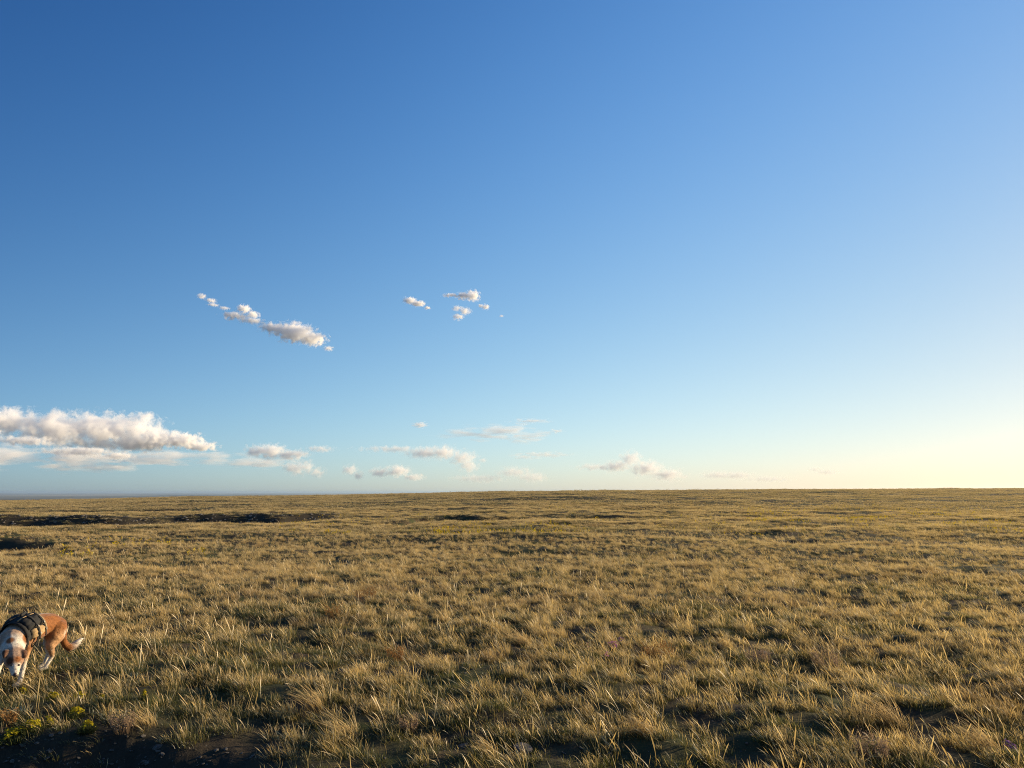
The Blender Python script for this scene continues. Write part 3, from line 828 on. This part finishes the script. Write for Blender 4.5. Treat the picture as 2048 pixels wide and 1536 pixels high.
def part_from(name, data, mat, parent, kind=None):
    V, F, BT, BR = data
    me = np_mesh(name, [tuple(v) for v in V], np.array(F), {'bt': BT, 'br': BR}); me.materials.append(mat)
    o = link(bpy.data.objects.new(name, me), parent)
    if kind: o['kind'] = kind
    return o
def blades_part(name, data, mat, parent, kind=None):
    V, Q, T, BT, BR, BK = data
    me = np_mesh(name, V, [np.array(Q).reshape(-1, 4), np.array(T).reshape(-1, 3)], {'bt': BT, 'br': BR, 'bk': BK}); me.materials.append(mat)
    o = link(bpy.data.objects.new(name, me), parent)
    if kind: o['kind'] = kind
    return o

def build_plants():
    rg = random.Random(31); nr = np.random.RandomState(31)
    def m_px(py): 
        return math.hypot(ground_r(py), 1.6) / FPX
    for px, py, w, lab in [
        (25, 1478, 46, 'largest yellow flowering cushion at the left edge near the bottom corner'),
        (66, 1461, 34, 'yellow cushion touching the upper right of the largest one'),
        (152, 1435, 28, 'round yellow cushion standing alone on the dark earth'),
        (180, 1462, 22, 'small yellow cushion nearest the shaded hollow'),
        (110, 1404, 30, 'low yellow cushion in the upper row, left one'),
        (153, 1403, 22, 'low yellow cushion in the upper row, right one'),
        (46, 1393, 20, 'faint yellow cushion at the left end of the upper row'),
        (205, 1407, 12, 'tiny yellow tuft right of the upper row of cushions'),
        (310, 1399, 8, 'single tiny yellow bloom far right of the yellow cushions'),
        (98, 1453, 24, 'sparse greenish cushion with few yellow blooms between the bright ones')]:
        x, y, h = at_px(px, py); k = m_px(py); r = w * 0.5 * k
        root = empty('yellow_flower_cushion', (x, y, h), rg.uniform(0, 6))
        tag(root, lab, 'flowering plant', 'yellow cushions at lower left')
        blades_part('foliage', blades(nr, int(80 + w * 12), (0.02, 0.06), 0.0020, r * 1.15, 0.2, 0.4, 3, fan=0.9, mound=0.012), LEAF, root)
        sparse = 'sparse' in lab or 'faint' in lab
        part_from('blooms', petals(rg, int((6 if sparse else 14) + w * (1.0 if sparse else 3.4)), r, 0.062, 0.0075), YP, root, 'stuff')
    for px, py, w, mat, lab, n in [
        (1226, 1303, 26, PP, 'bright pink flower cushion right of the centre', 70),
        (1241, 1293, 15, VP, 'violet blooms just behind the bright pink cushion', 30),
        (1214, 1324, 9, PP, 'few pale pink blooms below the bright pink cushion', 12),
        (1175, 1306, 4, PP, 'single pale pink bloom left of the bright pink cushion', 5),
        (2020, 1513, 22, VP, 'violet flowers in the bottom right corner', 26),
        ]:
        x, y, h = at_px(px, py); r = w * .5 * m_px(py)
        root = empty('pink_flower_cushion' if mat is PP else 'violet_flower_cushion', (x, y, h), rg.uniform(0, 6))
        tag(root, lab, 'flowering plant', 'pink and violet flowers in the grass')
        blades_part('foliage', blades(nr, 60 + w * 4, (0.02, 0.05), 0.002, r, 0.1, 0.3, 2, fan=0.8, mound=0.02), LEAF, root)
        part_from('blooms', petals(rg, n, r, 0.085, 0.010), mat, root, 'stuff')
    for px, py, w, hp, mat, lab in [
        (739, 1200, 34, 20, RUST, 'rust red forb in the pale grass left of the centre'),
        (795, 1322, 30, 24, RUST, 'rust red forb standing right of the grey lichened rock'),
        (673, 1235, 22, 22, RUST, 'thin rust coloured forb lower left of the first rust red one'),
        (1322, 1318, 46, 30, RUST, 'orange brown seed heads right of the bright pink cushion'),
        (1660, 1338, 42, 30, MAUVE, 'pinkish grey dry forb on the right half of the foreground'),
        (1520, 1325, 40, 22, MAUVE, 'low pinkish dry forb beside the dark rock'),
        (1755, 1520, 40, 40, MAUVE, 'branching dry weed at the bottom right in front of the tussock'),
        (25, 1452, 12, 26, RUST, 'thin reddish stems above the largest yellow cushion'),
        (820, 1465, 24, 26, MAUVE, 'small tangled dry forb at the bottom centre'),
        (270, 1462, 30, 28, MAUVE, 'dry twiggy forb beside the pale rocks at lower left'),
        ]:
        x, y, h = at_px(px, py); k = m_px(py)
        root = empty('dry_forb', (x, y, h))
        tag(root, lab, 'plant', 'dry forbs in the grass')
        part_from('stems', sprig(rg, int(18 + w * 1.4), hp * k * 1.25, w * .5 * k), mat, root)
    for px, py, w, lab in [
        (875, 1338, 30, 'silvery leaved low plant on bare soil near the lower centre'),
        (655, 1352, 24, 'silvery leaved plant just left of the grey lichened rock'),
        (262, 1352, 30, 'silvery leaved plant in the dark gap right of the dog'),
        (222, 1429, 34, 'silvery grey plant on the dark earth right of the round yellow cushion'),
        (70, 1422, 26, 'silvery grey plant on the earth under the upper row of cushions'),
        (1575, 1236, 26, 'silvery plant around the pale lichened stone')]:
        x, y, h = at_px(px, py); r = w * .5 * m_px(py)
        root = empty('silver_plant', (x, y, h))
        tag(root, lab, 'plant', 'silver leaved plants')
        blades_part('foliage', blades(nr, 60, (0.02, 0.06), 0.004, r, 0.1, 0.8, 3, fan=1.5, mound=0.01), GREY_LEAF, root)
    for px, py, w, L, n, lab in [
        (1785, 1452, 40, (.22, .42), 120, 'tall straw tussock with long drooping blades at lower right'),
        (1050, 1290, 34, (.14, .28), 130, 'bright golden tussock sweeping left near the centre'),
        (1300, 1470, 36, (.10, .22), 110, 'golden tussock low in front of the pink flowers'),
        (640, 1418, 30, (.14, .30), 80, 'tall golden tussock at the bottom left of the centre'),
        (1980, 1500, 44, (.12, .28), 110, 'pale tussock above the violet flowers in the right corner'),
        (985, 1512, 22, (.10, .2), 60, 'rounded tussock left of the large flat-topped rock'),
        (700, 1475, 34, (.12, .26), 90, 'sheaf of golden stalks leaning left at the bottom'),
        (300, 1452, 40, (.08, .18), 110, 'ragged golden tussock at the edge of the bare dark earth')]:
        x, y, h = at_px(px, py); r = w * .5 * m_px(py)
        root = empty('grass_tussock', (x, y, h))
        tag(root, lab, 'grass tussock', 'tussocks that stand out of the grass')
        blades_part('blades', blades(nr, n, L, 0.0016, r, 0.75, 1.1, 7, fan=0.35, kink=0.18, head=0.25, mound=0.03), STRAW, root)
build_plants()

# ------------------------------------------------------------------ dog
def build_dog():
    ox, oy, oh = at_px(88, 1341)
    rdir = Vector((ox, oy, 0)).normalized(); D0 = math.hypot(ox, oy)
    def P3(px, py, v):
        """point seen at a photo pixel, v metres beyond the hind foot"""
        d = px_dir(px, py); k = (D0 + v) / math.hypot(d.x, d.y)
        return Vector((0, 0, EYE)) + d * k
    def foot(px, v):
        d = px_dir(px, 1340); k = (D0 + v) / math.hypot(d.x, d.y)
        x, y = d.x * k, d.y * k
        return Vector((x, y, Hp(x, y)))
    org = Vector((ox, oy, oh))
    root = empty('dog', org)
    tag(root, 'rust and white dog with a black and tan saddle pack, head down in the grass', 'dog')
    s1 = D0 / FPX * 1.02                               # metres per photo pixel at the dog
    RUST_ = (0.235, 0.084, 0.016); DARK = (0.085, 0.028, 0.009); WHITE = (0.60, 0.55, 0.47); CREAM = (0.44, 0.25, 0.12); TAN = (0.24, 0.088, 0.022)
    caps = []                                          # (a, b, ra, rb, colour)
    def C(a, b, ra, rb, col): caps.append((a, b, ra * s1, rb * s1, col))
    rump, loin, mid = P3(110.5, 1254, 0.02), P3(96, 1249, -0.03), P3(80, 1251, -0.09)
    chest, shou = P3(47, 1263, -0.22), P3(26, 1280, -0.34)
    neck, skull = P3(25, 1296, -0.44), P3(28, 1312, -0.52)
    C(rump, loin, 16.5, 17.5, RUST_); C(loin, mid, 17.5, 18.5, RUST_); C(mid, chest, 18.5, 23, RUST_); C(chest, shou, 23, 19.5, RUST_)
    C(P3(70, 1265, -0.16), P3(46, 1274, -0.26), 11, 17, CREAM)      # chest floor, tucked belly behind it
    C(P3(106, 1246, 0.0), P3(78, 1240, -0.10), 9, 9, RUST_)          # topline
    C(shou, neck, 19, 15.5, WHITE); C(P3(40, 1279, -0.32), P3(36, 1290, -0.38), 10, 9, CREAM)
    C(neck, skull, 15, 12.5, WHITE)
    # head
    C(skull, P3(28.5, 1321, -0.555), 13.5, 12.0, TAN)
    C(P3(28.5, 1321, -0.555), P3(29.5, 1336, -0.60), 10.5, 6.8, WHITE)
    C(P3(29.5, 1334, -0.60), P3(30, 1346, -0.625), 6.8, 5.0, WHITE)
    C(P3(20, 1316, -0.55), P3(23, 1329, -0.58), 7, 5, TAN); C(P3(36.5, 1316, -0.55), P3(35.5, 1329, -0.58), 7, 5, TAN)
    # folded ears
    for sg, bx in ((-1, 19), (1, 39)):
        C(P3(bx, 1305, -0.53), P3(bx + sg * 8, 1306, -0.55), 4.6, 4.8, DARK)
        C(P3(bx + sg * 8, 1306, -0.55), P3(bx + sg * 10.5, 1313, -0.585), 4.6, 2.2, DARK)
    # hind leg nearest us
    C(P3(112, 1259, -0.04), P3(109, 1272, -0.07), 15.5, 13.5, RUST_)
    C(P3(110, 1271, -0.06), P3(101, 1292, -0.12), 14, 7.0, CREAM)
    C(P3(100.5, 1291, -0.12), P3(104.5, 1312, -0.03), 6.2, 3.0, CREAM)
    f = foot(88.5, -0.03)
    C(P3(104.5, 1312, -0.03), f + Vector((0.012, 0, 0.04)), 3.2, 2.7, WHITE); C(f + Vector((0.012, 0, 0.03)), f + Vector((-0.02, -0.03, 0.012)), 3.2, 3.3, WHITE)
    # hind leg beyond
    C(P3(106, 1262, 0.10), P3(96, 1286, 0.08), 13, 7, CREAM)
    C(P3(95.5, 1286, 0.08), P3(97, 1308, 0.13), 6, 3.1, WHITE)
    f = foot(86, 0.12)
    C(P3(97, 1308, 0.13), f + Vector((0, 0, 0.035)), 3.2, 2.7, WHITE); C(f + Vector((0, 0, 0.025)), f + Vector((-0.02, -0.03, 0.012)), 3.2, 3.2, WHITE)
    # front leg nearest us
    C(P3(50, 1278, -0.28), P3(54, 1296, -0.24), 11, 7, TAN)
    C(P3(54, 1296, -0.24), P3(49, 1322, -0.27), 6.4, 3.9, CREAM)
    f = foot(42, -0.29)
    C(P3(49, 1322, -0.27), f + Vector((0, 0, 0.03)), 3.9, 3.3, WHITE); C(f + Vector((0, 0, 0.02)), f + Vector((-0.015, -0.03, 0.014)), 3.8, 3.8, WHITE)
    # other front leg, stepping out to the left
    C(P3(14, 1286, -0.40), P3(10, 1306, -0.39), 11, 7, TAN)
    C(P3(10, 1306, -0.39), P3(0, 1328, -0.43), 5.8, 3.9, WHITE)
    f = foot(-13, -0.46)
    C(P3(0, 1328, -0.43), f + Vector((0, 0, 0.03)), 3.9, 3.3, WHITE); C(f + Vector((0, 0, 0.02)), f + Vector((-0.015, -0.03, 0.014)), 3.8, 3.8, WHITE)
    # tail: hangs, then curls up with a white tip
    tl = [(123, 1256, 5, RUST_), (128, 1267, 4.4, RUST_), (126.5, 1280, 4.6, RUST_), (131, 1290, 5.4, RUST_), (139, 1295, 5.8, RUST_), (148, 1291.5, 5.4, WHITE), (156, 1284, 4.2, WHITE), (162, 1278.5, 2.4, WHITE), (167, 1276.5, .8, WHITE)]
    for i in range(len(tl) - 1):
        a, b = tl[i], tl[i + 1]
        C(P3(a[0], a[1], 0.05 + .012 * i), P3(b[0], b[1], 0.062 + .012 * i), a[2], b[2], a[3])
    bm = bmesh.new()
    for a, b, ra, rb, col in caps:
        d = (b - a); L = d.length; q = d.to_track_quat('Z', 'Y').to_matrix() if L > 1e-5 else Matrix.Identity(3)
        n, m = 14, 5
        rings = []
        for k in range(m + 1):                          # half sphere, side, half sphere
            th = math.pi / 2 * (1 - k / m); rings.append((-ra * math.sin(th), ra * math.cos(th)))
        for k in range(m + 1):
            th = math.pi / 2 * k / m; rings.append((L + rb * math.sin(th), rb * math.cos(th)))
        vs = []
        for z, r in rings:
            vs.append([bm.verts.new(a - org + q @ Vector((max(r, 1e-4) * math.cos(6.2832 * j / n), max(r, 1e-4) * math.sin(6.2832 * j / n), z))) for j in range(n)])
        for r0, r1 in zip(vs, vs[1:]):
            for j in range(n): bm.faces.new((r0[j], r0[(j + 1) % n], r1[(j + 1) % n], r1[j]))
        bm.faces.new(vs[0][::-1]); bm.faces.new(vs[-1])
    me = bpy.data.meshes.new('body_raw'); bm.to_mesh(me); bm.free()
    tmp = bpy.data.objects.new('body_raw', me); COL.objects.link(tmp)
    r = tmp.modifiers.new('r', 'REMESH'); r.mode = 'VOXEL'; r.voxel_size = 0.005
    sm = tmp.modifiers.new('s', 'SMOOTH'); sm.factor = 0.6; sm.iterations = 5
    dg = bpy.context.evaluated_depsgraph_get()
    me2 = bpy.data.meshes.new_from_object(tmp.evaluated_get(dg)); me2.name = 'body'
    bpy.data.objects.remove(tmp)
    n = len(me2.vertices); co = np.zeros(n * 3, dtype=np.float32); me2.vertices.foreach_get('co', co); co = co.reshape(-1, 3)
    # coat colour from the nearest limbs, blended
    wsum = np.zeros(n); csum = np.zeros((n, 3))
    for a, b, ra, rb, col in caps:
        A = np.array(a - org); B = np.array(b - org); AB = B - A; t = np.clip(((co - A) @ AB) / max(AB @ AB, 1e-9), 0, 1)
        d = np.linalg.norm(co - A - t[:, None] * AB, axis=1) - (ra + (rb - ra) * t)
        w = np.exp(-np.clip(d, -0.01, 1) / 0.007) + 1e-12
        wsum += w; csum += w[:, None] * np.array(col)
    colr = csum / wsum[:, None]
    def near(p, rad, col, hard=0.35, sx=1.0):
        d = co - np.array(p - org)
        k = 1 - sstep(rad * (1 - hard), rad * (1 + hard), np.linalg.norm(d, axis=1)); k = np.clip(k, 0, 1)[:, None]
        colr[:] = colr * (1 - k) + np.array(col) * k
    near(P3(20, 1281, -0.48), 0.030, TAN); near(P3(44, 1282, -0.42), 0.035, TAN); near(P3(48, 1276, -0.4), 0.03, RUST_)          # rust at the withers and shoulder
    near(P3(121, 1266, -0.05), 0.045, WHITE, .5); near(P3(117, 1277, -0.12), 0.04, CREAM, .5)   # pale breeches
    near(P3(17, 1322, -0.62), 0.034, DARK, .4); near(P3(37, 1318, -0.62), 0.026, TAN, .4)
    for q in range(5): near(P3(27.5 + .4 * q, 1313 + q * 5, -0.655), 0.013, WHITE, .5)     # blaze
    near(P3(30, 1349, -0.66), 0.016, (0.09, 0.05, 0.045), .3)
    fr = fbm(co[:, 0] * 45 + co[:, 2] * 30, co[:, 1] * 45 + co[:, 2] * 30, 12, 3)
    colr *= (1 + 0.22 * fr)[:, None]
    ca = me2.color_attributes.new('coat', 'FLOAT_COLOR', 'POINT')
    c4 = np.ones((n, 4), dtype=np.float32); c4[:, :3] = np.clip(colr, 0, 1); ca.data.foreach_set('color', c4.ravel())
    me2.polygons.foreach_set('use_smooth', np.ones(len(me2.polygons), dtype=bool))
    m, t = new_mat('dog_coat')
    P = t.n('ShaderNodeTexCoord').outputs['Object']
    st = t.noise(t.vmath('MULTIPLY', P, (1, 1, .4)), 170, 3, .7)
    c = t.mix(t.ramp(st, .3, .7), t.mix(0.35, t.attr('coat', out='Color'), (0, 0, 0)), t.attr('coat', out='Color'))
    bp = t.n('ShaderNodeBump', {'Strength': 0.6, 'Distance': 0.004, 'Height': st})
    b = t.n('ShaderNodeBsdfPrincipled', {'Base Color': c, 'Roughness': 0.75, 'Specular IOR Level': 0.25, 'Sheen Weight': 0.3, 'Sheen Roughness': 0.4, 'Normal': bp.outputs[0]})
    t.n('ShaderNodeOutputMaterial', {0: b.outputs[0]})
    me2.materials.clear(); me2.materials.append(m)
    body = link(bpy.data.objects.new('body', me2), root)
    # short fur that breaks the outline
    rg = np.random.RandomState(3)
    nor = np.zeros(n * 3, dtype=np.float32); me2.vertices.foreach_get('normal', nor); nor = nor.reshape(-1, 3)
    pick = rg.randint(0, n, 9000); bp_ = co[pick]; nn = nor[pick]
    tail_w = np.clip((bp_[:, 0] * (-rdir.y) * -1), 0, 1) * 0
    flow = np.array([0.55, 0.55, -0.6]); flow /= np.linalg.norm(flow)
    fl = flow - nn * (nn @ flow)[:, None]; dirs = fl * 0.9 + nn * 0.35 + rg.normal(0, .15, nn.shape)
    ln = rg.uniform(.008, .018, len(pick))[:, None]
    tip_x = np.array(P3(150, 1290, 0.1) - org); tailn = np.exp(-(np.linalg.norm(bp_ - tip_x, axis=1) / 0.09) ** 2)[:, None]
    ln = ln * (1 + 1.2 * tailn)
    side = np.cross(nn, dirs); side /= np.linalg.norm(side, axis=1)[:, None] + 1e-9
    wv = 0.0011
    V = np.concatenate([bp_ - side * wv, bp_ + side * wv, bp_ + dirs * ln], 0)
    k = len(pick); F = np.stack([np.arange(k), np.arange(k) + k, np.arange(k) + 2 * k], 1)
    fm = np_mesh('fur', V, F, cattrs={'coat': np.tile(np.clip(colr[pick] * 1.05, 0, 1), (3, 1))}); fm.materials.append(m)
    fo = link(bpy.data.objects.new('fur', fm), root); fo['kind'] = 'stuff'
    # eyes and nose
    eye_m = simple_mat('dog_eye', (0.02, 0.012, 0.008), 0.15, spec=0.6); nose_m = simple_mat('dog_nose', (0.03, 0.02, 0.02), 0.4, spec=0.5)
    def ball(name, c, r, mat, sc=(1, 1, 1)):
        bm = bmesh.new(); bmesh.ops.create_icosphere(bm, subdivisions=2, radius=r)
        for v in bm.verts: v.co = Vector((v.co.x * sc[0], v.co.y * sc[1], v.co.z * sc[2]))
        me = bpy.data.meshes.new(name); bm.to_mesh(me); bm.free(); me.materials.append(mat)
        for p in me.polygons: p.use_smooth = True
        o = link(bpy.data.objects.new(name, me), root); o.location = c - org; return o
    ball('eye', P3(37.5, 1330, -0.62), 0.0095, eye_m, (1.2, 1, .8)); ball('eye', P3(22.5, 1331, -0.62), 0.0095, eye_m, (1.2, 1, .8))
    ball('nose', P3(30, 1350, -0.645), 0.017, nose_m, (1, .9, .8))
    # ---- saddle pack
    black = simple_mat('pack_black_fabric', (0.022, 0.022, 0.022), 0.8, 0.5, 60, 0.4)
    tan = simple_mat('pack_tan_fabric', (0.38, 0.26, 0.13), 0.85, 0.3, 50, 0.4)
    web = simple_mat('pack_webbing', (0.27, 0.19, 0.10), 0.8, 0.3, 80)
    buck = simple_mat('pack_buckle', (0.30, 0.26, 0.20), 0.35, 0.1, 60, spec=0.6)
    a0, a1 = P3(27, 1277, -0.33), P3(66, 1255, -0.15)
    ax = (a1 - a0).normalized(); L = (a1 - a0).length
    upv = Vector((0, 0, 1)); sd = ax.cross(upv).normalized()
    if sd.dot(-rdir) < 0: sd = -sd                     # sd points to our side
    un = sd.cross(ax).normalized()
    if un.z < 0: un = -un
    def rad(t): return (20 + 2.2 * math.sin(t * 3.14) - 1.0 * t) * s1 + 0.008
    def shell_pt(t, th, lift=0.0):
        """t along the back, th from the spine (0) down our side (positive) or the far side"""
        c = a0 + ax * L * t; r = rad(t) + lift
        return c + un * r * math.cos(th) * (1.06) + sd * r * math.sin(th)
    def shell(name, t0, t1, th0, th1, lift, thick, mat, parent, nt=12, nh=16, bulge=0.0, kind=None):
        V, F = [], []
        for lay in (0, 1):
            for i in range(nt + 1):
                for j in range(nh + 1):
                    u, w = i / nt, j / nh
                    e = (4 * u * (1 - u)) ** .35 * (4 * w * (1 - w)) ** .35
                    wr = 0.004 * math.sin(9 * u + 5 * w) + 0.003 * math.sin(17 * w + 3 * u)
                    V.append(tuple(shell_pt(t0 + (t1 - t0) * u, th0 + (th1 - th0) * w, lift + (thick + bulge * e + wr * min(1, bulge * 40) if lay else 0)) - org))
        N = (nt + 1) * (nh + 1)
        idx = lambda l, i, j: l * N + i * (nh + 1) + j
        for i in range(nt):
            for j in range(nh):
                F.append([idx(1, i, j), idx(1, i + 1, j), idx(1, i + 1, j + 1), idx(1, i, j + 1)])
                F.append([idx(0, i, j + 1), idx(0, i + 1, j + 1), idx(0, i + 1, j), idx(0, i, j)])
        for i in range(nt):
            for j in (0, nh):
                F.append([idx(0, i, j), idx(0, i + 1, j), idx(1, i + 1, j), idx(1, i, j)])
        for j in range(nh):
            for i in (0, nt):
                F.append([idx(0, i, j), idx(0, i, j + 1), idx(1, i, j + 1), idx(1, i, j)])
        me = np_mesh(name, V, np.array(F), smooth=False); me.materials.append(mat)
        bm = bmesh.new(); bm.from_mesh(me); bmesh.ops.recalc_face_normals(bm, faces=bm.faces); bm.to_mesh(me); bm.free()
        o = link(bpy.data.objects.new(name, me), parent)
        return o
    pack = shell('saddle_pack', -0.02, 1.0, -1.75, 1.75, 0.0, 0.006, black, root, 14, 26)
    for sg in (1, -1):
        shell('pouch', 0.10, 0.92, sg * 0.35, sg * 1.12, 0.006, 0.006, black, pack, 10, 10, 0.021)
        shell('pouch', 0.16, 0.95, sg * 1.16, sg * 1.72, 0.006, 0.006, tan, pack, 10, 10, 0.022)
    shell('trim', 0.955, 1.03, -1.85, 1.85, 0.004, 0.006, web, pack, 2, 26)
    shell('strap', 0.08, 0.90, 0.16, 0.24, 0.008, 0.006, web, pack, 10, 2)
    shell('strap', 0.36, 0.43, 0.30, 1.80, 0.033, 0.004, black, pack, 3, 14)
    shell('strap', 0.70, 0.77, 0.30, 1.80, 0.033, 0.004, black, pack, 3, 14)
    shell('girth_strap', 0.45, 0.56, 1.7, 4.55, 0.002, 0.005, black, pack, 3, 26)
    shell('breast_strap', -0.04, 0.05, 1.45, 4.8, 0.004, 0.005, black, pack, 3, 26)
    for t0, th in ((0.37, 1.10), (0.71, 1.06), (0.72, 1.42), (0.38, 1.48)):
        shell('buckle', t0, t0 + 0.05, th, th + 0.10, 0.038, 0.005, buck, pack, 2, 2)
    # grab handle over the back
    shell('handle', 0.40, 0.72, -0.06, 0.06, 0.012, 0.012, black, pack, 8, 3, 0.012)
    return root
build_dog()
